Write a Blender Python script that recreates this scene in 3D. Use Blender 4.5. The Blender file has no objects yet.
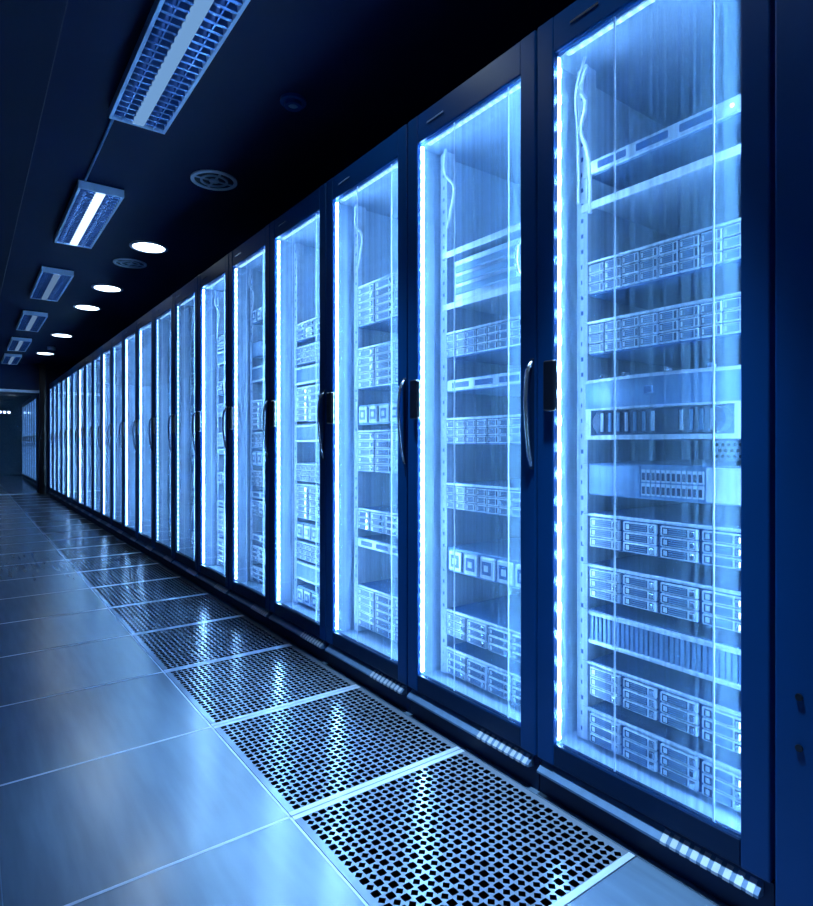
import bpy, bmesh, math, random
from mathutils import Vector, Matrix
R = random.Random(7)
S = bpy.context.scene
COL = S.collection
PI = math.pi

# ------------------------------------------------------------------ materials
def new_mat(name):
    m = bpy.data.materials.new(name); m.use_nodes = True
    nt = m.node_tree; nt.nodes.clear()
    out = nt.nodes.new('ShaderNodeOutputMaterial')
    return m, nt, out

def paint(name, col, rough=.4, metal=0., var=.12, scale=14., bump=0., spec=.5, coat=0.):
    m, nt, out = new_mat(name)
    N, L = nt.nodes, nt.links
    b = N.new('ShaderNodeBsdfPrincipled')
    b.inputs['Roughness'].default_value = rough
    b.inputs['Metallic'].default_value = metal
    b.inputs['Specular IOR Level'].default_value = spec
    b.inputs['Coat Weight'].default_value = coat
    tc = N.new('ShaderNodeTexCoord'); nz = N.new('ShaderNodeTexNoise')
    nz.inputs['Scale'].default_value = scale; nz.inputs['Detail'].default_value = 3
    L.new(tc.outputs['Object'], nz.inputs['Vector'])
    rp = N.new('ShaderNodeValToRGB')
    rp.color_ramp.elements[0].position = .3; rp.color_ramp.elements[1].position = .7
    rp.color_ramp.elements[0].color = tuple(c*(1-var) for c in col)+(1,)
    rp.color_ramp.elements[1].color = tuple(min(1, c*(1+var)) for c in col)+(1,)
    L.new(nz.outputs['Fac'], rp.inputs['Fac']); L.new(rp.outputs['Color'], b.inputs['Base Color'])
    if bump:
        bp = N.new('ShaderNodeBump'); bp.inputs['Strength'].default_value = bump; bp.inputs['Distance'].default_value = .002
        L.new(nz.outputs['Fac'], bp.inputs['Height']); L.new(bp.outputs['Normal'], b.inputs['Normal'])
    L.new(b.outputs['BSDF'], out.inputs['Surface'])
    return m

def glow(name, col, strength):
    m, nt, out = new_mat(name)
    e = nt.nodes.new('ShaderNodeEmission'); e.inputs['Color'].default_value = (*col, 1); e.inputs['Strength'].default_value = strength
    nt.links.new(e.outputs[0], out.inputs['Surface'])
    return m

def led_mat(name, col, lo, hi, axis, period, edge=-.2):
    """strip of point LEDs under a milky cover: brighter at each LED"""
    m, nt, out = new_mat(name); N, L = nt.nodes, nt.links
    tc = N.new('ShaderNodeTexCoord'); sp = N.new('ShaderNodeSeparateXYZ'); L.new(tc.outputs['Object'], sp.inputs[0])
    mu = N.new('ShaderNodeMath'); mu.operation = 'MULTIPLY'; mu.inputs[1].default_value = 2*PI/period
    L.new(sp.outputs[axis], mu.inputs[0])
    sn = N.new('ShaderNodeMath'); sn.operation = 'SINE'; L.new(mu.outputs[0], sn.inputs[0])
    mr = N.new('ShaderNodeMapRange'); mr.inputs[1].default_value = edge; mr.inputs[2].default_value = 1
    mr.inputs[3].default_value = lo; mr.inputs[4].default_value = hi
    L.new(sn.outputs[0], mr.inputs[0])
    e = N.new('ShaderNodeEmission'); e.inputs['Color'].default_value = (*col, 1)
    L.new(mr.outputs[0], e.inputs['Strength']); L.new(e.outputs[0], out.inputs['Surface'])
    return m

def glass_mat():
    """tinted door glass: mostly clear, faint vertical streaks of film that catch the light"""
    m, nt, out = new_mat('door_glass'); N, L = nt.nodes, nt.links
    tc = N.new('ShaderNodeTexCoord'); mp = N.new('ShaderNodeMapping')
    mp.inputs['Scale'].default_value = (1, 90, .35); L.new(tc.outputs['Object'], mp.inputs[0])
    nz = N.new('ShaderNodeTexNoise'); nz.inputs['Scale'].default_value = 1.0; nz.inputs['Detail'].default_value = 4
    L.new(mp.outputs[0], nz.inputs['Vector'])
    mr = N.new('ShaderNodeMapRange'); mr.inputs[1].default_value = .35; mr.inputs[2].default_value = .75
    mr.inputs[3].default_value = .02; mr.inputs[4].default_value = .24
    L.new(nz.outputs['Fac'], mr.inputs[0])
    tr = N.new('ShaderNodeBsdfTransparent'); tr.inputs[0].default_value = (.86, .92, 1, 1)
    tl = N.new('ShaderNodeBsdfTranslucent'); tl.inputs[0].default_value = (.42, .70, .92, 1)
    df = N.new('ShaderNodeBsdfDiffuse'); df.inputs[0].default_value = (.42, .70, .92, 1)
    md = N.new('ShaderNodeMixShader'); md.inputs[0].default_value = .75
    L.new(df.outputs[0], md.inputs[1]); L.new(tl.outputs[0], md.inputs[2])
    m1 = N.new('ShaderNodeMixShader'); L.new(mr.outputs[0], m1.inputs[0]); L.new(tr.outputs[0], m1.inputs[1]); L.new(md.outputs[0], m1.inputs[2])
    gl = N.new('ShaderNodeBsdfGlossy'); gl.inputs['Roughness'].default_value = .04; gl.inputs[0].default_value = (.8, .9, 1, 1)
    lw = N.new('ShaderNodeLayerWeight'); lw.inputs[0].default_value = .5
    pw = N.new('ShaderNodeMath'); pw.operation = 'POWER'; pw.inputs[1].default_value = 5; L.new(lw.outputs['Facing'], pw.inputs[0])
    fr = N.new('ShaderNodeMath'); fr.operation = 'MULTIPLY_ADD'; fr.inputs[1].default_value = .7; fr.inputs[2].default_value = .025; L.new(pw.outputs[0], fr.inputs[0])
    m2 = N.new('ShaderNodeMixShader'); L.new(fr.outputs[0], m2.inputs[0]); L.new(m1.outputs[0], m2.inputs[1]); L.new(gl.outputs[0], m2.inputs[2])
    L.new(m2.outputs[0], out.inputs['Surface'])
    return m

def mesh_panel_mat():
    """pale sheet steel punched with rows of small round holes"""
    m, nt, out = new_mat('punched_steel'); N, L = nt.nodes, nt.links
    tc = N.new('ShaderNodeTexCoord'); sp = N.new('ShaderNodeSeparateXYZ'); L.new(tc.outputs['Object'], sp.inputs[0])
    def mth(op, a, b=None):
        n = N.new('ShaderNodeMath'); n.operation = op
        for i, v in enumerate((a, b)):
            if v is None: continue
            if isinstance(v, (int, float)): n.inputs[i].default_value = v
            else: L.new(v, n.inputs[i])
        return n.outputs[0]
    p = .022
    zrow = mth('FLOOR', mth('DIVIDE', sp.outputs[2], p))
    yo = mth('ADD', mth('DIVIDE', sp.outputs[1], p), mth('MULTIPLY', zrow, .5))
    fy = mth('SUBTRACT', mth('FRACT', yo), .5); fz = mth('SUBTRACT', mth('FRACT', mth('DIVIDE', sp.outputs[2], p)), .5)
    d = mth('SQRT', mth('ADD', mth('MULTIPLY', fy, fy), mth('MULTIPLY', fz, fz)))
    hole = mth('LESS_THAN', d, .3)
    mx = N.new('ShaderNodeMix'); mx.data_type = 'RGBA'
    mx.inputs[6].default_value = (.5, .66, .9, 1); mx.inputs[7].default_value = (.01, .03, .1, 1)
    L.new(hole, mx.inputs[0])
    b = N.new('ShaderNodeBsdfPrincipled'); b.inputs['Roughness'].default_value = .5
    L.new(mx.outputs[2], b.inputs['Base Color']); L.new(b.outputs[0], out.inputs['Surface'])
    return m

def floor_mat():
    m, nt, out = new_mat('floor_laminate'); N, L = nt.nodes, nt.links
    tc = N.new('ShaderNodeTexCoord'); mp = N.new('ShaderNodeMapping'); mp.inputs['Scale'].default_value = (30, 3, 1)
    L.new(tc.outputs['Object'], mp.inputs[0])
    nz = N.new('ShaderNodeTexNoise'); nz.inputs['Scale'].default_value = 1; nz.inputs['Detail'].default_value = 5; L.new(mp.outputs[0], nz.inputs['Vector'])
    rp = N.new('ShaderNodeValToRGB')
    rp.color_ramp.elements[0].position = .3; rp.color_ramp.elements[0].color = (.11, .18, .28, 1)
    rp.color_ramp.elements[1].position = .7; rp.color_ramp.elements[1].color = (.14, .225, .34, 1)
    L.new(nz.outputs['Fac'], rp.inputs['Fac'])
    b = N.new('ShaderNodeBsdfPrincipled'); L.new(rp.outputs[0], b.inputs['Base Color'])
    b.inputs['Roughness'].default_value = .23
    b.inputs['IOR'].default_value = 2.5
    L.new(b.outputs[0], out.inputs['Surface'])
    return m

M = dict(
    navy=paint('navy_paint', (.0003, .055, .22), .4, var=.06, scale=3, spec=.2),
    navy_dark=paint('dark_navy_paint', (.0002, .018, .07), .4, var=.1, scale=3, spec=.2),
    black=paint('black_plastic', (.004, .008, .02), .35),
    pale=paint('pale_interior_steel', (.44, .57, .74), .45, var=.08, scale=6),
    ceiling=paint('dark_ceiling', (.003, .010, .050), .6, var=.1, scale=1.2, spec=.15),
    wall=paint('dark_wall', (.003, .009, .035), .6, var=.1, scale=1.0, spec=.15), wall_blue=paint('blue_wall', (.03, .07, .15), .6, var=.1, scale=1.0),
    steel=paint('server_steel', (.56, .66, .80), .35, metal=.25, var=.1, scale=25),
    steel_mid=paint('server_grey', (.13, .25, .44), .4, metal=.2, var=.12, scale=25),
    dark=paint('server_dark', (.012, .085, .26), .4, var=.15, scale=25),
    chrome=paint('bright_metal', (.75, .85, .97), .18, metal=.9, var=.04),
    grille=paint('dark_grille', (.004, .022, .075), .45, var=.15, scale=25),
    cable=paint('white_cable', (.75, .83, .95), .5, var=.05),
    tile_metal=paint('perforated_tile_metal', (.26, .34, .47), .22, metal=.4, var=.12, scale=9),
    tile_edge=paint('pale_tile_edge', (.50, .62, .80), .3, var=.08),
    pit=paint('dark_subfloor', (.001, .002, .007), .9, spec=.0),
    louvre=paint('louvre_blade', (.10, .22, .5), .25, metal=.6, var=.1),
    lamp_panel=paint('lamp_panel', (.55, .72, .95), .4, var=.05),
    glass=glass_mat(), punched=mesh_panel_mat(), floor=floor_mat(),
    led=led_mat('led_strip_light', (.36, .68, 1), 12, 60, 2, .034),
    led_dots=led_mat('led_strip_dots', (.36, .68, 1), 3, 75, 2, .075, .35),
    led_side=led_mat('led_side_light', (.36, .68, 1), 11, 22, 2, .034), led_faint=led_mat('led_strip_faint', (.26, .58, 1), .9, 3.5, 2, .034), led_half=led_mat('led_strip_half', (.36, .68, 1), 5, 22, 2, .034),
    led_top=led_mat('led_top_light', (.34, .66, 1), .5, 1.1, 1, .03),
    tube=glow('lamp_tube', (.45, .68, 1), .8),
    tube_near=glow('lamp_tube_near', (.34, .64, 1), 2),
    tube_dim=glow('lamp_tube_dim', (.25, .5, 1), .25), panel_dim=glow('lamp_diffuser_dim', (.25, .53, 1), .16), panel_lit=glow('lamp_diffuser_lit', (.5, .74, 1), .5), panel_faint=glow('lamp_diffuser_faint', (.3, .55, 1), .09),
    down=glow('downlight_lens', (.66, .84, 1), 4),
    status=glow('status_led', (.6, .85, 1), 4),
)

# ------------------------------------------------------------------ mesh helpers
class MB:
    def __init__(s): s.bm = bmesh.new(); s.mats = []
    def mi(s, m):
        if m is None: return 0
        if m not in s.mats: s.mats.append(m)
        return s.mats.index(m)
    def box(s, x0, x1, y0, y1, z0, z1, mat=None, bev=0., seg=1):
        r = bmesh.ops.create_cube(s.bm, size=1)
        vs = r['verts']
        for v in vs:
            v.co = Vector((x0 if v.co.x < 0 else x1, y0 if v.co.y < 0 else y1, z0 if v.co.z < 0 else z1))
        i = s.mi(mat); fs = {f for v in vs for f in v.link_faces}
        for f in fs: f.material_index = i
        if bev:
            es = {e for v in vs for e in v.link_edges}
            q = bmesh.ops.bevel(s.bm, geom=list(es), offset=bev, segments=seg, affect='EDGES', profile=.5)
            for f in q['faces']: f.material_index = i
        return s
    def poly_prism(s, pts, axis, a0, a1, mat=None):
        """extrude a 2D outline along an axis (0=x,1=y,2=z)"""
        def P(p, a):
            c = [p[0], p[1]]; c.insert(axis, a); return c
        A = [s.bm.verts.new(P(p, a0)) for p in pts]; B = [s.bm.verts.new(P(p, a1)) for p in pts]
        i = s.mi(mat); n = len(pts); fs = [s.bm.faces.new(A), s.bm.faces.new(B[::-1])]
        for k in range(n): fs.append(s.bm.faces.new((A[k], B[k], B[(k+1) % n], A[(k+1) % n])))
        for f in fs: f.material_index = i
        return s
    def ring(s, cx, cy, z0, z1, r0, r1, n=32, mat=None):
        """annulus in the xy plane, r0 inner radius"""
        i = s.mi(mat); L = []
        for r, z in ((r0, z0), (r1, z0), (r1, z1), (r0, z1)):
            L.append([s.bm.verts.new((cx+r*math.cos(2*PI*k/n), cy+r*math.sin(2*PI*k/n), z)) for k in range(n)])
        for a in range(4):
            A, B = L[a], L[(a+1) % 4]
            for k in range(n):
                f = s.bm.faces.new((A[k], A[(k+1) % n], B[(k+1) % n], B[k])); f.material_index = i
        return s
    def disc(s, cx, cy, z0, z1, r, n=32, mat=None):
        return s.poly_prism([(cx+r*math.cos(2*PI*k/n), cy+r*math.sin(2*PI*k/n)) for k in range(n)], 2, z0, z1, mat)
    def tube(s, pts, r, n=8, mat=None):
        i = s.mi(mat); rings = []
        pts = [Vector(p) for p in pts]
        for k, p in enumerate(pts):
            d = (pts[min(k+1, len(pts)-1)]-pts[max(k-1, 0)]).normalized()
            up = Vector((0, 0, 1)) if abs(d.z) < .9 else Vector((1, 0, 0))
            a = d.cross(up).normalized(); b = d.cross(a)
            rings.append([s.bm.verts.new(p+r*(math.cos(2*PI*j/n)*a+math.sin(2*PI*j/n)*b)) for j in range(n)])
        for A, B in zip(rings, rings[1:]):
            for j in range(n):
                f = s.bm.faces.new((A[j], A[(j+1) % n], B[(j+1) % n], B[j])); f.material_index = i; f.smooth = True
        s.bm.faces.new(rings[0][::-1]).material_index = i; s.bm.faces.new(rings[-1]).material_index = i
        return s
    def mesh(s, name, mat=None):
        bmesh.ops.recalc_face_normals(s.bm, faces=s.bm.faces)
        me = bpy.data.meshes.new(name); s.bm.to_mesh(me); s.bm.free()
        for m in (s.mats or [mat]): me.materials.append(m)
        return me
    def build(s, name, mat=None, parent=None):
        if mat is not None and not s.mats: s.mats = [mat]
        o = bpy.data.objects.new(name, s.mesh(name)); COL.objects.link(o)
        if parent: o.parent = parent
        return o

def spline(pts, n=10):
    pts = [Vector(p) for p in pts]; out = []
    for i in range(len(pts)-1):
        p0, p1, p2, p3 = pts[max(i-1, 0)], pts[i], pts[i+1], pts[min(i+2, len(pts)-1)]
        for k in range(n):
            t = k/n
            out.append(.5*((2*p1)+(p2-p0)*t+(2*p0-5*p1+4*p2-p3)*t*t+(3*p1-p0-3*p2+p3)*t**3))
    return out+[pts[-1]]

def tag(o, label, cat, group=None):
    o['label'] = label; o['category'] = cat
    if group: o['group'] = group
    return o
def thing(name, label, cat, loc=(0, 0, 0), group=None):
    o = bpy.data.objects.new(name, None); COL.objects.link(o); o.empty_display_size = .1
    o.location = loc
    return tag(o, label, cat, group)
def struct(o): o['kind'] = 'structure'; return o
def copy_tree(o, parent=None):
    c = o.copy(); COL.objects.link(c)
    if parent: c.parent = parent
    for ch in list(o.children): copy_tree(ch, c)
    return c
ORD = ['first', 'second', 'third', 'fourth', 'fifth', 'sixth', 'seventh', 'eighth', 'ninth', 'tenth', 'eleventh', 'twelfth',
       'thirteenth', 'fourteenth', 'fifteenth', 'sixteenth', 'seventeenth', 'eighteenth', 'nineteenth', 'twentieth',
       'twenty-first', 'twenty-second', 'twenty-third', 'twenty-fourth', 'twenty-fifth']

# ------------------------------------------------------------------ layout (metres; X across the aisle, Y along it)
FX = 1.32            # cabinet fronts
PITCH = .625; Y0 = .856   # centre of the first cabinet
H = 2.20
NR = 21
TILE = .64; TX0, TX1 = .705, 1.315; TY0 = .845
CEIL = 2.66
YEND = 14.5; YFAR = 24.0
XL = -.9; XR = 2.7; YB = -1.6

# ------------------------------------------------------------------ the setting
def floor_tiles():
    b = MB(); g = .0012
    xs = [XL, -.575, .065, TX0]
    ys = [YB]
    y = TY0-3*TILE
    while y < YFAR:
        ys.append(y); y += TILE
    ys.append(YFAR)
    def pad(x0, x1, y0, y1):
        b.box(x0+g, x1-g, y0+g, y1-g, -.03, 0, M['floor'])
    for j in range(len(ys)-1):
        for i in range(len(xs)-1): pad(xs[i], xs[i+1], ys[j], ys[j+1])
        if ys[j] < TY0-.01 or ys[j] > YEND-.4: pad(TX0, TX1, ys[j], ys[j+1])
        pad(TX1, XR, ys[j], ys[j+1])
        # pale edging round each floor panel
        b.box(XL, TX0, ys[j]-.0045, ys[j]+.0045, -.02, .0006, M['tile_edge'])
    b.box(TX0-.006, TX0, YB, YFAR, -.02, .0006, M['tile_edge'])
    b.box(.064, .066, YB, YFAR, -.02, .0004, M['steel_mid'])
    return struct(b.build('floor'))
floor_tiles()
struct(MB().box(XL, XR, YB, YFAR, -.45, -.40, M['pit']).build('floor_below_raised_panels'))
struct(MB().box(XL-.1, XR+.1, YB-.1, YFAR+.1, CEIL, CEIL+.1, M['ceiling']).build('ceiling'))
struct(MB().box(XL-.1, XL, YB, YFAR, -.45, CEIL, M['wall_blue']).build('wall_left'))
struct(MB().box(XR, XR+.1, YB, YFAR, -.45, CEIL, M['wall']).build('wall_right'))
struct(MB().box(XL-.1, XR+.1, YB-.1, YB, -.45, CEIL, M['wall']).build('wall_back'))
struct(MB().box(XL-.1, XR+.1, YFAR, YFAR+.1, -.45, CEIL, M['wall']).build('wall_far'))
struct(MB().box(XL, .25, YB, YFAR, 2.34, CEIL, M['wall'], bev=.004).build('trim_left_bulkhead'))
# partition with a doorway at the end of the aisle
b = MB()
b.box(XL, .20, YEND-.05, YEND+.05, 0, CEIL, M['navy_dark'])
b.box(1.22, 1.33, YEND-.10, YEND+.05, 0, CEIL, M['black'])
b.box(1.33, XR, YEND-.05, YEND+.05, 0, CEIL, M['navy_dark'])
b.box(.20, 1.22, YEND-.05, YEND+.05, 2.12, CEIL, M['navy_dark'])
struct(b.build('wall_end'))
d = MB()
d.box(.20, 1.22, YEND-.07, YEND+.07, 2.07, 2.12, M['steel'], bev=.004)
d.box(.20, .24, YEND-.07, YEND+.07, 0, 2.07, M['steel_mid'], bev=.004)
d.box(1.19, 1.22, YEND-.07, YEND+.07, 0, 2.07, M['navy_dark'], bev=.004)
d.box(.20, 1.22, YEND-.07, YEND+.07, 0, .012, M['steel'])
struct(d.build('door_1'))
MB_g = MB().box(.24, 1.19, YEND-.006, YEND+.006, .012, 2.07, M['glass']); struct(MB_g.build('window_1'))

# ------------------------------------------------------------------ perforated floor panels
def perforated_mesh():
    b = MB(); bm = b.bm; w = TX1-TX0-.004; l = TILE-.004
    nx, ny = 24, 25; bx, by = .017, .017
    px, py = (w-2*bx)/nx, (l-2*by)/ny
    dep = -.014
    V = {}
    def grid(i, j, mx, my):       # shared cell borders (half steps)
        k = (2*i+mx, 2*j+my)
        if k not in V: V[k] = bm.verts.new((-w/2+bx+px*k[0]/2, -l/2+by+py*k[1]/2, .0008))
        return V[k]
    mi = b.mi(M['tile_metal']); md = b.mi(M['pit'])
    for i in range(nx):
        for j in range(ny):
            out = [grid(i, j, a, c) for a, c in ((0, 0), (1, 0), (2, 0), (2, 1), (2, 2), (1, 2), (0, 2), (0, 1))]
            cx, cy = -w/2+bx+px*(i+.5), -l/2+by+py*(j+.5)
            even = (i+j) % 2 == 0
            hv = []
            for k, (a, c) in enumerate(((-1, -1), (0, -1), (1, -1), (1, 0), (1, 1), (0, 1), (-1, 1), (-1, 0))):
                s = (.39 if k % 2 == 0 else .43) if even else (.23 if k % 2 == 0 else .45)
                hv.append((cx+a*s*px, cy+c*s*py))
            T = [bm.verts.new((x, y, .0008)) for x, y in hv]; B = [bm.verts.new((x, y, dep)) for x, y in hv]
            for k in range(8):
                q = (k+1) % 8
                bm.faces.new((out[k], out[q], T[q], T[k])).material_index = mi
                bm.faces.new((T[k], T[q], B[q], B[k])).material_index = md  # hole sides near black: shade inside the holes put into the colour
    me_e = M['tile_edge']
    b.box(-w/2, w/2, -l/2, -l/2+by, -.03, .0008, me_e); b.box(-w/2, w/2, l/2-by, l/2, -.03, .0008, me_e)
    b.box(-w/2, -w/2+bx, -l/2+by, l/2-by, -.03, .0008, M['tile_metal']); b.box(w/2-bx, w/2, -l/2+by, l/2-by, -.03, .0008, M['tile_metal'])
    return b.mesh('perforated_floor_tile')
pm = perforated_mesh()
nt = int((YEND-.2-TY0)/TILE)
for k in range(nt):
    o = bpy.data.objects.new('perforated_floor_tile', pm); COL.objects.link(o)
    o.location = ((TX0+TX1)/2, TY0+TILE*(k+.5), 0)
    tag(o, 'perforated metal floor tile beside the cabinets, nearest the viewer' if k == 0 else
        'perforated metal floor tile along the cabinets, %s from the near end' % ORD[k], 'floor tile', 'perforated floor tiles along the cabinets')

# ------------------------------------------------------------------ server cabinet
W = .622
def make_cabinet():
    r = thing('server_cabinet', '', 'server cabinet', (0, 0, 0), 'server cabinets in the long row')
    for s in (-1, 1):
        MB().box(.05, 1.0, s*W/2-(.012 if s > 0 else 0), s*W/2+(.012 if s < 0 else 0), .10, H-.03, M['pale']).build('side_panel', None, r)
        b = MB(); y0, y1 = (.226, .262) if s > 0 else (-.262, -.226)
        b.box(.12, .16, y0, y1, .15, 2.09, M['steel'])
        for k in range(43):      # square fixing holes up the mounting rail
            z = .18+k*.0445; c = (y0+y1)/2
            b.box(.1194, .1205, c-.004, c+.004, z-.006, z+.006, M['dark'])
        b.build('mounting_rail', None, r)
    MB().box(.03, 1.0, -W/2, W/2, H-.03, H, M['navy'], bev=.003).build('top_panel', None, r)
    MB().box(.05, .985, -W/2+.013, W/2-.013, H-.09, H-.031, M['pale']).build('ceiling_liner', None, r)
    MB().box(.03, .985, -W/2+.013, W/2-.013, .10, .14, M['pale']).build('bottom_panel', None, r)
    MB().box(.985, 1.0, -W/2+.013, W/2-.013, .10, H-.031, M['punched']).build('rear_door', None, r)
    p = MB().box(.015, .98, -W/2, W/2, 0, .0995, M['navy_dark']).build('plinth', None, r)
    b = MB(); q = [(.0148, .064), (-.010, .068), (-.010, .074), (.0148, .094)]
    A = [[b.bm.verts.new((x, y, z)) for x, z in q] for y in (-W/2+.02, W/2-.01)]
    for k in range(4): b.bm.faces.new((A[0][k], A[0][(k+1) % 4], A[1][(k+1) % 4], A[1][k]))
    b.bm.faces.new(A[0]); b.bm.faces.new(A[1]); b.mi(M['steel_mid'])
    b.build('kick_strip', None, p)
    b = MB()
    for k in range(9): b.poly_prism([(.012, .0642), (-.0112, .0678), (-.0112, .0744), (.012, .0925)], 1, -W/2+.03+k*.024, -W/2+.044+k*.024, M['steel'])
    b.build('vent_slots', None, p)
    # door
    d = MB(); g = .251; z0, z1 = .165, 2.095; t = .03
    d.box(0, t, g, W/2-.002, .105, H-.004, M['navy'], bev=.004, seg=2)
    d.box(0, t, -W/2+.002, -g, .105, H-.004, M['navy'], bev=.004, seg=2)
    d.box(.001, t-.001, -g, g, .105, z0, M['navy_dark'], bev=.003)
    d.box(.001, t-.001, -g, g, z1, H-.004, M['navy'], bev=.003)
    door = d.build('door', None, r)
    MB().box(.011, .016, -g, g, z0, z1, M['glass']).build('glass_pane', None, door)
    b = MB()
    for y in (.066, -.186): b.box(.0165, .0195, y-.0018, y+.0018, z0, z1, M['cable'])
    b.build('glass_seam', None, door)
    # swing handle on the right stile, latch block on the left one
    h = MB(); pts = [(-.004, 0, .20), (-.03, 0, .17), (-.040, 0, .10), (-.034, .002, .02), (-.02, .003, -.06), (-.003, .004, -.10)]
    h.tube([(x*.75, -.300+y*.5, 1.04+z) for x, y, z in spline(pts, 6)], 0.006, 8, M['chrome'])
    h.box(-.006, -.0002, -.3085, -.290, .93, 1.25, M['navy_dark'], bev=.003)
    h.build('handle', None, door)
    MB().box(-.020, -.0002, .232, .272, 1.095, 1.235, M['black'], bev=.004).build('latch_block', None, door)
    MB().box(-.0035, .0005, .10, .19, 2.140, 2.146, M['chrome']).build('header_plate', None, door)
    # left light strip in the door opening, then the added side and top glows
    st = MB().box(.0165, .0300, .2490, .2508, .17, 2.09, M['steel']).build('light_strip', None, r)
    MB().box(.0185, .0275, .2455, .2489, .175, 2.085, M['led']).build('strip_lens', None, st)
    st = MB().box(.052, .080, -.2955, -.2900, .17, 2.09, M['steel']).build('light_strip', None, r)  # hidden strip added as fill to brighten the equipment
    MB().box(.056, .076, -.2899, -.2860, .175, 2.065, M['led_side']).build('strip_lens', None, st)
    st = MB().box(.034, .056, -.245, .240, 2.099, 2.108, M['steel']).build('light_strip', None, r)
    MB().box(.040, .050, -.24, .235, 2.095, 2.0989, M['led_top']).build('strip_lens', None, st)  # glow imitates light falling on the pale steel top edge
    return r
proto = make_cabinet()
cabs = []
for i in range(NR):
    c = proto if i == 0 else copy_tree(proto)
    c.location = (FX, Y0+PITCH*i, 0)
    c['label'] = ('tall navy server cabinet with lit glass door, nearest at the right of the photo' if i == 0 else
                  'tall navy server cabinet with lit glass door, %s from the near right end' % ORD[i])
    k = ('faint' if i in (6, 7, 10, 12, 13, 15, 17, 18, 19, 20) else 'half' if i in (4, 8, 9, 11, 14, 16) else '')
    if k:            # some cabinets have weaker strips
        for ch in c.children_recursive:
            if ch.type == 'MESH' and ch.data.materials[0] == M['led']:
                ch.material_slots[0].link = 'OBJECT'; ch.material_slots[0].material = M['led_'+k]
    cabs.append(c)
for i in range(9):
    c = copy_tree(proto); c.location = (FX, 15.4+PITCH*i, 0)
    c['label'] = 'small distant server cabinet beyond the doorway at the aisle end, %s behind the doorway' % ORD[i]
    c['group'] = 'server cabinets beyond the doorway'
    for ch in c.children_recursive:
        if ch.type == 'MESH' and ch.data.materials[0] in (M['led'], M['led_side']):
            ch.material_slots[0].link = 'OBJECT'; ch.material_slots[0].material = M['led_faint']

for ch in cabs[0].children_recursive:            # the nearest strip shows its separate LEDs
    if ch.type == 'MESH' and ch.data.materials[0] == M['led']:
        ch.material_slots[0].link = 'OBJECT'; ch.material_slots[0].material = M['led_dots']
for ch in list(cabs[0].children_recursive):      # the nearest door shows no handle
    if ch.name.split('.')[0] == 'handle': bpy.data.objects.remove(ch)

# ------------------------------------------------------------------ rack equipment (x inward, y across, z up; origin front bottom centre)
def ears(r, h, mat='steel'):
    for s in (-1, 1):
        a, c = sorted((s*.2205, s*.2400))
        MB().box(-.006, 0, a, c, .002, h-.002, M[mat], bev=.0015).build('rack_ear', None, r)
def chassis(r, h, mat='dark', dep=.62):
    MB().box(0, dep, -.219, .219, 0, h, M[mat], bev=.002).build('chassis', None, r)

CADDY = {}
def caddy_mesh(w, h, style):
    k = (round(w, 4), round(h, 4), style)
    if k in CADDY: return CADDY[k]
    b = MB()
    b.box(-.012, 0, -w/2, w/2, 0, h, M['steel'], bev=min(.002, h*.12))
    b.box(-.0124, -.0119, -w*.44, w*.44, h*.13, h*.87, M['grille'])          # recessed dark grille
    for q in range(3):
        z = h*(.24+.22*q); b.box(-.0130, -.0120, -w*.22, w*.26, z, z+h*.10, M['steel_mid'])
    b.box(-.0132, -.0120, w*.30, w*.40, h*.25, h*.75, M['steel'])
    b.box(-.0128, -.0118, -w*.30, -w*.25, h*.13, h*.87, M['steel'])
    CADDY[k] = b.mesh('drive_caddy'); return CADDY[k]
LATCH = {}
def drive_server(h, cols, rows, latch, gaps=True):
    r = thing('rack_server', '', 'server')
    chassis(r, h); ears(r, h)
    MB().box(-.010, -.0003, -.2185, .2185, h-.0075, h, M['steel'], bev=.001).build('front_lip', None, r)
    uw = .43; cw = uw/cols; rh = (h-.013)/rows
    w = cw-.003-(.008 if gaps else 0); me = caddy_mesh(w, rh-.003, 'h')
    for i in range(cols):
        for j in range(rows):
            o = bpy.data.objects.new('drive_caddy', me); COL.objects.link(o); o.parent = r
            o.location = (-.0005, -uw/2+cw*(i+.5), .004+rh*j)
            if latch:
                k = round(rh, 4)
                if k not in LATCH:
                    LATCH[k] = MB().box(-.019, -.0125, -.006, .006, rh*.2, rh*.72, M['chrome'], bev=.0015).mesh('latch')
                l = bpy.data.objects.new('latch', LATCH[k]); COL.objects.link(l); l.parent = o; l.location = (0, -w/2+.011, 0)
    return r
def ribbed_server(h, n=30):
    r = thing('rack_server', '', 'server'); chassis(r, h); ears(r, h)
    b = MB()
    b.box(-.012, -.0004, -.215, .215, h-.014, h-.002, M['steel'], bev=.002)
    b.box(-.012, -.0004, -.215, .215, .002, .014, M['steel'], bev=.002)
    for k in range(n):
        y = -.21+.42*(k+.5)/n; b.box(-.010, -.0004, y-.0045, y+.0045, .014, h-.014, M['steel_mid'])
    b.build('ribbed_bezel', None, r)
    return r
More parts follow.
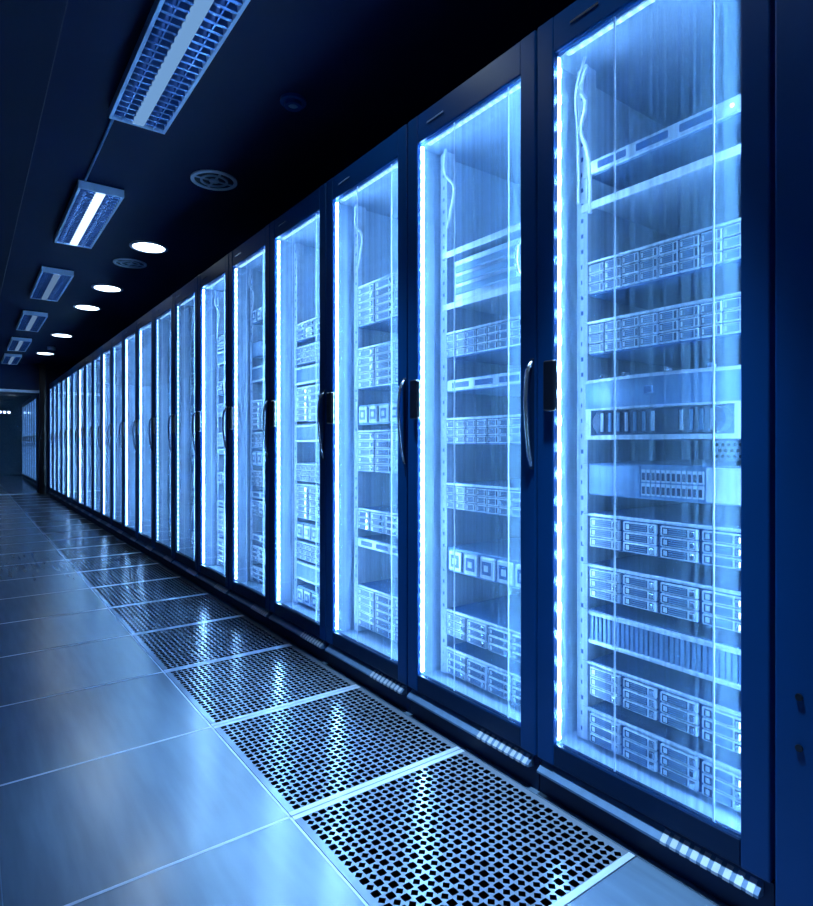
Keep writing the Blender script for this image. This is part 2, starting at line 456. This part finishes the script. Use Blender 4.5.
def curved_server(h):
    r = thing('rack_server', '', 'server'); chassis(r, h); ears(r, h, 'steel')
    # bowed bezel: smooth upper plate, long rounded recess with ribs below
    b = MB(); n = 20
    prof = [(-.02-.035*math.cos(PI*(k/n-.5)), -.217+.434*k/n) for k in range(n+1)]
    def band(z0, z1, off, mat, ya=-.217, yb=.217):
        pts = [(x+off, y) for x, y in prof if ya-.001 <= y <= yb+.001]
        b.poly_prism(pts+[(-.0005, pts[-1][1]), (-.0005, pts[0][1])], 2, z0, z1, M[mat])
    band(h*.52, h, 0, 'steel_mid'); band(0, h*.07, 0, 'steel'); band(h*.955, h+.0005, -.004, 'steel'); band(h*.49, h*.52, -.003, 'steel')
    band(h*.07, h*.49, 0, 'steel', -.217, -.175); band(h*.07, h*.49, 0, 'steel', .175, .217)
    b.build('bowed_bezel', None, r)
    b = MB(); zc = h*.28; zr = h*.19
    pts = [(.15+zr*math.sin(PI*k/10), zc+zr*math.cos(PI*k/10)) for k in range(11)]
    pts = pts+[(-y, 2*zc-z) for y, z in pts]
    b.poly_prism(pts, 0, -.036, -.002, M['grille'])
    for k in range(13):
        y = -.15+.3*k/12
        if k in (4, 5): continue
        b.box(-.040, -.0362, y-.005, y+.003, zc-zr*.8, zc+zr*.8, M['steel_mid'] if k % 3 else M['steel'])
    b.build('ribbed_grille', None, r)
    MB().box(-.0585, -.050, -.012, .012, h*.70, h*.82, M['dark'], bev=.002).build('badge', None, r)
    b = MB()
    for y in (.16, .09, -.03, -.14): b.box(-.030, -.004, y-.006, y+.006, h+.0008, h+.014, M['chrome'], bev=.002)
    b.build('top_clips', None, r)
    return r
def switch_unit(h, cols=12, rows=2):
    r = thing('network_switch', '', 'switch'); chassis(r, h, 'steel_mid'); ears(r, h, 'steel')
    MB().box(-.008, -.0004, .055, .215, .004, h-.004, M['steel_mid'], bev=.002).build('blank_plate', None, r)
    MB().box(-.008, -.0004, -.215, -.120, .004, h-.004, M['steel'], bev=.002).build('front_plate', None, r)
    ph = (h-.02)/rows; w = .165/cols
    for i in range(cols):
        for j in range(rows):
            y = -.115+w*(i+.5)
            b = MB().box(-.009, -.0004, y-w*.42, y+w*.42, .01+ph*j, .01+ph*(j+.88), M['steel'])
            b.box(-.0096, -.0088, y-w*.30, y+w*.30, .01+ph*(j+.12), .01+ph*(j+.66), M['grille'])
            b.build('port', None, r)
    return r
def thin_server(h=.044):
    r = thing('rack_server', '', 'server'); chassis(r, h, 'steel_mid'); ears(r, h)
    MB().box(-.008, -.0004, -.215, .215, .003, h-.003, M['steel'], bev=.002).build('face_plate', None, r)
    for y in (.14, .02, -.10):
        MB().box(-.0105, -.0082, y-.045, y+.045, .012, h-.012, M['dark'], bev=.001).build('drive_slot', None, r)
    MB().box(-.011, -.0082, -.186, -.179, .019, h-.019, M['status'], bev=.0005).build('status_light', None, r)
    return r
def outlet_unit(h=.089):
    r = thing('power_unit', '', 'power unit'); chassis(r, h, 'steel_mid'); ears(r, h)
    for k in range(5):
        y = .165-.082*k
        b = MB().box(-.014, -.0004, y-.034, y+.034, .008, h-.008, M['steel'], bev=.004)
        b.box(-.0150, -.0138, y-.022, y+.022, .022, h-.022, M['dark']); b.box(-.0170, -.0148, y-.010, y+.010, .034, h-.034, M['steel'])
        b.build('socket', None, r)
    return r
def box_unit(h=.15):
    r = thing('storage_unit', '', 'storage unit')
    MB().box(0, .4, -.19, .19, .0005, h, M['steel'], bev=.006, seg=2).build('case', None, r)
    b = MB()
    for z in (.16, .42, .68):
        b.box(-.007, -.0003, -.13, .17, h*z, h*(z+.17), M['steel_mid'], bev=.002)
    b.build('drive_plates', None, r)
    h_ = MB().tube(spline([(-.003, -.165, h*.92), (-.022, -.155, h*.8), (-.028, -.15, h*.5), (-.022, -.155, h*.2), (-.003, -.165, h*.08)], 5), .007, 8, M['chrome'])
    h_.build('carry_handle', None, r)
    return r
def shelf():
    r = thing('rack_shelf', '', 'shelf')
    MB().box(-.004, .55, -.2195, .2195, -.004, 0, M['pale']).build('deck', None, r)
    MB().box(-.010, -.0042, -.240, .240, -.022, .0, M['cable'], bev=.001).build('front_edge', None, r)
    return r

MAKE = dict(
    drive=lambda: drive_server(.096, 4, 3, True), dense=lambda: drive_server(.096, 8, 3, False, False),
    ribs=lambda: ribbed_server(.096), curved=lambda: curved_server(.165), switch=lambda: switch_unit(.092),
    thin=lambda: thin_server(), outlet=lambda: outlet_unit(), box=lambda: box_unit(.15), shelf=shelf,
    tall=lambda: drive_server(.185, 3, 5, True), plain=lambda: drive_server(.096, 4, 3, False))
LOOK = dict(drive='silver server with twelve latched drive bays', dense='silver server with dense small drive bays', ribs='grey server with vertical ribbed front',
            curved='tall server with bowed front and oval grille', switch='grey network switch with two port rows', thin='slim silver server with three slots',
            outlet='silver power unit with square sockets', box='pale storage box with curved handle', shelf='bare metal shelf with bright front edge',
            tall='tall silver drive-bay server', plain='silver drive-bay server')
DONE = {}
def unit(kind, cab, z, n):
    if kind in DONE: o = copy_tree(DONE[kind])
    else: o = DONE[kind] = MAKE[kind]()
    o.location = (FX+.1195, Y0+PITCH*cab, z)
    where = 'nearest cabinet' if cab == 0 else '%s cabinet from right' % ORD[cab]
    o['label'] = '%s, %s, %s unit down' % (LOOK[kind], where, ORD[n])
    o['group'] = 'equipment in the %s cabinet' % ('nearest' if cab == 0 else ORD[cab])
    return o
STACK = {
    0: [('thin', 1.765), ('shelf', 1.690), ('dense', 1.425), ('dense', 1.255), ('curved', 1.015), ('switch', .858), ('drive', .710), ('drive', .566), ('ribs', .436), ('drive', .288), ('drive', .155)],
    1: [('shelf', 1.712), ('box', 1.521), ('shelf', 1.520), ('dense', 1.318), ('thin', 1.195), ('dense', 1.003), ('dense', .765), ('outlet', .535), ('drive', .300), ('drive', .160)],
    2: [('tall', 1.530), ('tall', 1.250), ('outlet', 1.09), ('tall', .880), ('drive', .62), ('thin', .54), ('tall', .185)],
}
pool = ['drive', 'dense', 'plain', 'tall', 'thin', 'outlet', 'ribs', 'switch']
for cab in range(3, 9):
    z = .16; lst = []
    while z < 1.75:
        k = R.choice(pool); hh = dict(tall=.185, thin=.044).get(k, .096)
        lst.append((k, z)); z += hh+R.choice((.012, .03, .06, .11))
    STACK[cab] = lst[::-1]
for cab, lst in STACK.items():
    n = 0
    for kind, z in lst:
        unit(kind, cab, z, n); n += 1

# cables hanging inside the tops of cabinets
def cable(pts, r, label):
    o = MB().tube(spline(pts, 8), r, 8, M['cable']).build('power_cable')
    tag(o, label, 'cable', 'white cables inside the cabinets')
yc = Y0
cable([(FX+.11, yc+.222, 2.085), (FX+.10, yc+.235, 2.02), (FX+.085, yc+.205, 1.96), (FX+.10, yc+.235, 1.90), (FX+.112, yc+.215, 1.82), (FX+.112, yc+.21, 1.66)], .006, 'white cable hanging at the top left inside the nearest cabinet')
cable([(FX+.075, yc+.20, 2.085), (FX+.08, yc+.235, 2.0), (FX+.10, yc+.245, 1.9), (FX+.11, yc+.250, 1.70)], .004, 'thin white cable crossing another at top of the nearest cabinet')
for c_, s_ in ((1, 1), (2, 1), (4, -1), (5, 1)):
    yc = Y0+PITCH*c_
    cable([(FX+.10, yc+.21, 2.085), (FX+.09, yc+.20, 1.99), (FX+.10, yc+.16, 1.93), (FX+.11, yc+.19, 1.86), (FX+.112, yc+.215, 1.80)], .006,
          'white cable curling at the top inside the %s cabinet from the right' % ORD[c_])

# ------------------------------------------------------------------ plain cabinet at the near end
r = thing('blank_cabinet', 'plain dark navy cabinet with solid door at right edge of the photo', 'cabinet', (FX, Y0-PITCH, 0))
MB().box(.03, 1.0, -W/2, W/2, .0, H, M['navy_dark']).build('body', None, r)
d = MB().box(0, .0295, -W/2+.002, W/2-.004, .03, H-.004, M['navy'], bev=.004, seg=2).build('solid_door', None, r)
for z in (.505, .405, 1.9, 1.98):
    b = MB(); b.poly_prism([(.262+.007*math.cos(2*PI*k/12), z+.007*math.sin(2*PI*k/12)) for k in range(12)], 0, -.004, -.0002, M['black']); b.build('bolt', None, d)
r = copy_tree(r); r.location = (FX, Y0-2*PITCH, 0); r['label'] = 'plain dark cabinet behind the viewer, beyond the right edge'

# ------------------------------------------------------------------ ceiling lights
def make_light(bright, panel):
    r = thing('ceiling_light', '', 'ceiling light', (0, 0, 0), 'louvred ceiling lights')
    w, l, t = .131, .63, .06
    b = MB()
    b.box(-w, w, -l, l, -.012, 0, M['navy_dark'])
    b.box(-w, -w+.014, -l, l, -t, -.0121, M['lamp_panel']); b.box(w-.014, w, -l, l, -t, -.0121, M['lamp_panel'])
    b.box(-w+.014, w-.014, -l, -l+.014, -t, -.0121, M['lamp_panel']); b.box(-w+.014, w-.014, l-.014, l, -t, -.0121, M['lamp_panel'])
    b.build('housing', None, r)
    MB().box(-.027, .027, -l+.0145, l-.0145, -t, -.045, panel, bev=.003).build('centre_panel', None, r)
    for s in (-1, 1):
        lv = MB(); x0, x1 = sorted((s*.0275, s*(w-.0145))); xm = (x0+x1)/2
        n = 24
        for k in range(n):
            y = -l+.02+(2*l-.04)*(k+.5)/n
            lv.poly_prism([(y-.007, -.058), (y+.007, -.058), (y+.002, -.030), (y-.002, -.030)], 0, x0, x1, M['louvre'])
        lv.box(xm-.003, xm+.003, -l+.0145, l-.0145, -.057, -.032, M['louvre'])
        lv.build('louvre', None, r)
        MB().tube([(xm, -l+.03, -.021), (xm, l-.03, -.021)], .0075, 8, bright).build('lamp_tube', None, r)
    return r
LX = .695
la = make_light(M['tube_dim'], M['panel_dim']); lb = make_light(M['tube'], M['panel_lit']); lc = make_light(M['tube_dim'], M['panel_faint'])
ys = [2.60, 4.84, 7.08, 9.32, 11.56, 13.6]
for i, y in enumerate(ys):
    o = la if i == 0 else (lb if i == 1 else (lc if i == 2 else copy_tree(lc)))
    o.location = (LX, y, CEIL)
    o['label'] = 'long louvred ceiling light, %s' % ['nearest, cut off by top edge of the photo', 'second along the aisle ceiling', 'third along the aisle ceiling',
                 'fourth along the aisle ceiling', 'fifth along the aisle ceiling', 'farthest, before the doorway'][i]
for i, y in enumerate((.36, -.95)):  # unseen lights added to brighten the near cabinet frames and floor
    o = copy_tree(ln) if i else (ln := make_light(M['tube_near'], M['panel_lit'])); o.location = (LX, y, CEIL)
    o['label'] = 'louvred ceiling light %s, above the top edge of the photo' % ('over the viewer', 'behind the viewer')[i]
o = MB().tube([(LX-.095, 3.235, CEIL-.009), (LX-.095, 4.205, CEIL-.009)], .008, 8, M['steel_mid']).build('cable_conduit')
tag(o, 'thin conduit on the ceiling between the two nearest louvred lights', 'conduit')

def make_downlight(lens='down'):
    r = thing('downlight', '', 'downlight', (0, 0, 0), 'round downlights')
    MB().ring(0, 0, -.012, 0, .125, .150, 40, M['steel']).build('trim_ring', None, r)
    MB().disc(0, 0, -.006, -.001, .1245, 40, M[lens]).build('lens', None, r)
    return r
dl = make_downlight()
for i, (x, y) in enumerate(((1.235, 5.32), (1.205, 6.97), (1.18, 8.09), (1.17, 10.37), (1.16, 12.6))):
    o = dl if i == 0 else copy_tree(dl)
    o.location = (x, y, CEIL); o['label'] = 'bright round downlight in the dark ceiling, %s' % ['nearest and largest, before a round vent', 'second, just beyond a round vent', 'third along the ceiling', 'fourth along the ceiling', 'farthest, near the doorway'][i]
def beam(parent, power, half, loc):       # added spot under an unseen downlight, brightens the near floor
    l = bpy.data.lights.new('lamp_beam', 'SPOT'); l.energy = power; l.color = (.42, .70, 1); l.spot_size = math.radians(2*half); l.spot_blend = 1; l.shadow_soft_size = .05
    o = bpy.data.objects.new('lamp_beam', l); COL.objects.link(o); o.parent = parent; o.location = loc
for i, (x, y, e) in enumerate(((.98, .85, 120), (.95, 1.85, 85))):  # unseen downlights added as fill over the near floor
    o = copy_tree(dl); o.location = (x, y, CEIL); beam(o, e, 21, (0, 0, -.02))
    o['label'] = 'round downlight above the top edge of the photo, %s' % ('over the nearest cabinet', 'over the second cabinet')[i]
def make_vent():
    r = thing('ceiling_vent', '', 'vent', (0, 0, 0), 'round ceiling vents')
    MB().ring(0, 0, -.010, 0, .118, .140, 40, M['cable']).build('rim', None, r)
    MB().disc(0, 0, -.004, -.001, .1175, 40, M['black']).build('backing', None, r)
    b = MB().ring(0, 0, -.012, -.0045, .070, .084, 32, M['steel']); b.disc(0, 0, -.012, -.0045, .03, 24, M['steel'])
    for a in range(4):
        b.box(-.117, -.0305, -.006, .006, -.011, -.0046, M['steel'])
        bmesh.ops.rotate(b.bm, cent=(0, 0, 0), matrix=Matrix.Rotation(PI/2, 3, 'Z'), verts=b.bm.verts)
    b.build('grille', None, r)
    return r
va = make_vent(); va.location = (1.253, 3.74, CEIL); va['label'] = 'round ceiling vent with cross grille, nearest of the two vents'
vb = copy_tree(va); vb.location = (1.207, 5.90, CEIL); vb['label'] = 'round ceiling vent just beyond the brightest downlight'
r = thing('smoke_detector', 'small dark round smoke detector on the ceiling above the cabinets', 'smoke detector', (1.27, 2.65, CEIL))
MB().disc(0, 0, -.014, -.0002, .062, 32, M['navy']).build('base', None, r)
b = MB(); b.ring(0, 0, -.034, -.0145, .024, .042, 28, M['navy']); b.disc(0, 0, -.028, -.0145, .0235, 24, M['steel_mid']); b.build('sensor_head', None, r)
o = MB().disc(1.17, 11.74, CEIL-.05, CEIL-.0002, .06, 20, M['steel']).build('sprinkler_cover'); tag(o, 'small pale ceiling fitting between the two farthest downlights', 'ceiling fitting')
r = thing('wall_light', 'row of small bright lamps high on the far wall beyond the doorway', 'wall light', (1.04, YFAR, 2.09))
MB().box(-.20, .20, -.05, -.0005, -.06, .06, M['navy_dark'], bev=.004).build('housing', None, r)
for k in range(3): MB().box(-.15+.12*k, -.09+.12*k, -.058, -.0505, -.03, .03, M['down']).build('lens', None, r)
# lights past the doorway
for i in range(3):
    o = copy_tree(lb); o.location = (LX, 16.4+2.2*i, CEIL); o['label'] = 'louvred ceiling light beyond the doorway, %s' % ['first', 'second', 'third'][i]; o['group'] = 'ceiling lights beyond the doorway'

# ------------------------------------------------------------------ world, camera, render look
w = bpy.data.worlds.new('World'); S.world = w; w.use_nodes = True
w.node_tree.nodes['Background'].inputs[0].default_value = (.02, .05, .14, 1); w.node_tree.nodes['Background'].inputs[1].default_value = .2
cam = bpy.data.cameras.new('camera'); co = bpy.data.objects.new('camera', cam); COL.objects.link(co); S.camera = co
cam.sensor_width = 36; cam.lens = 600/906*36; cam.shift_y = -8/906; cam.clip_start = .02
co.location = (0, 0, 1.0); co.rotation_euler = (math.radians(90), 0, math.radians(-36.3))
vs = S.view_settings; vs.view_transform = 'Standard'; vs.look = 'None'; vs.gamma = 1; vs.use_curve_mapping = False; vs.exposure = 2.0
S.cycles.use_denoising = True
S.cycles.max_bounces = 8; S.cycles.transparent_max_bounces = 24
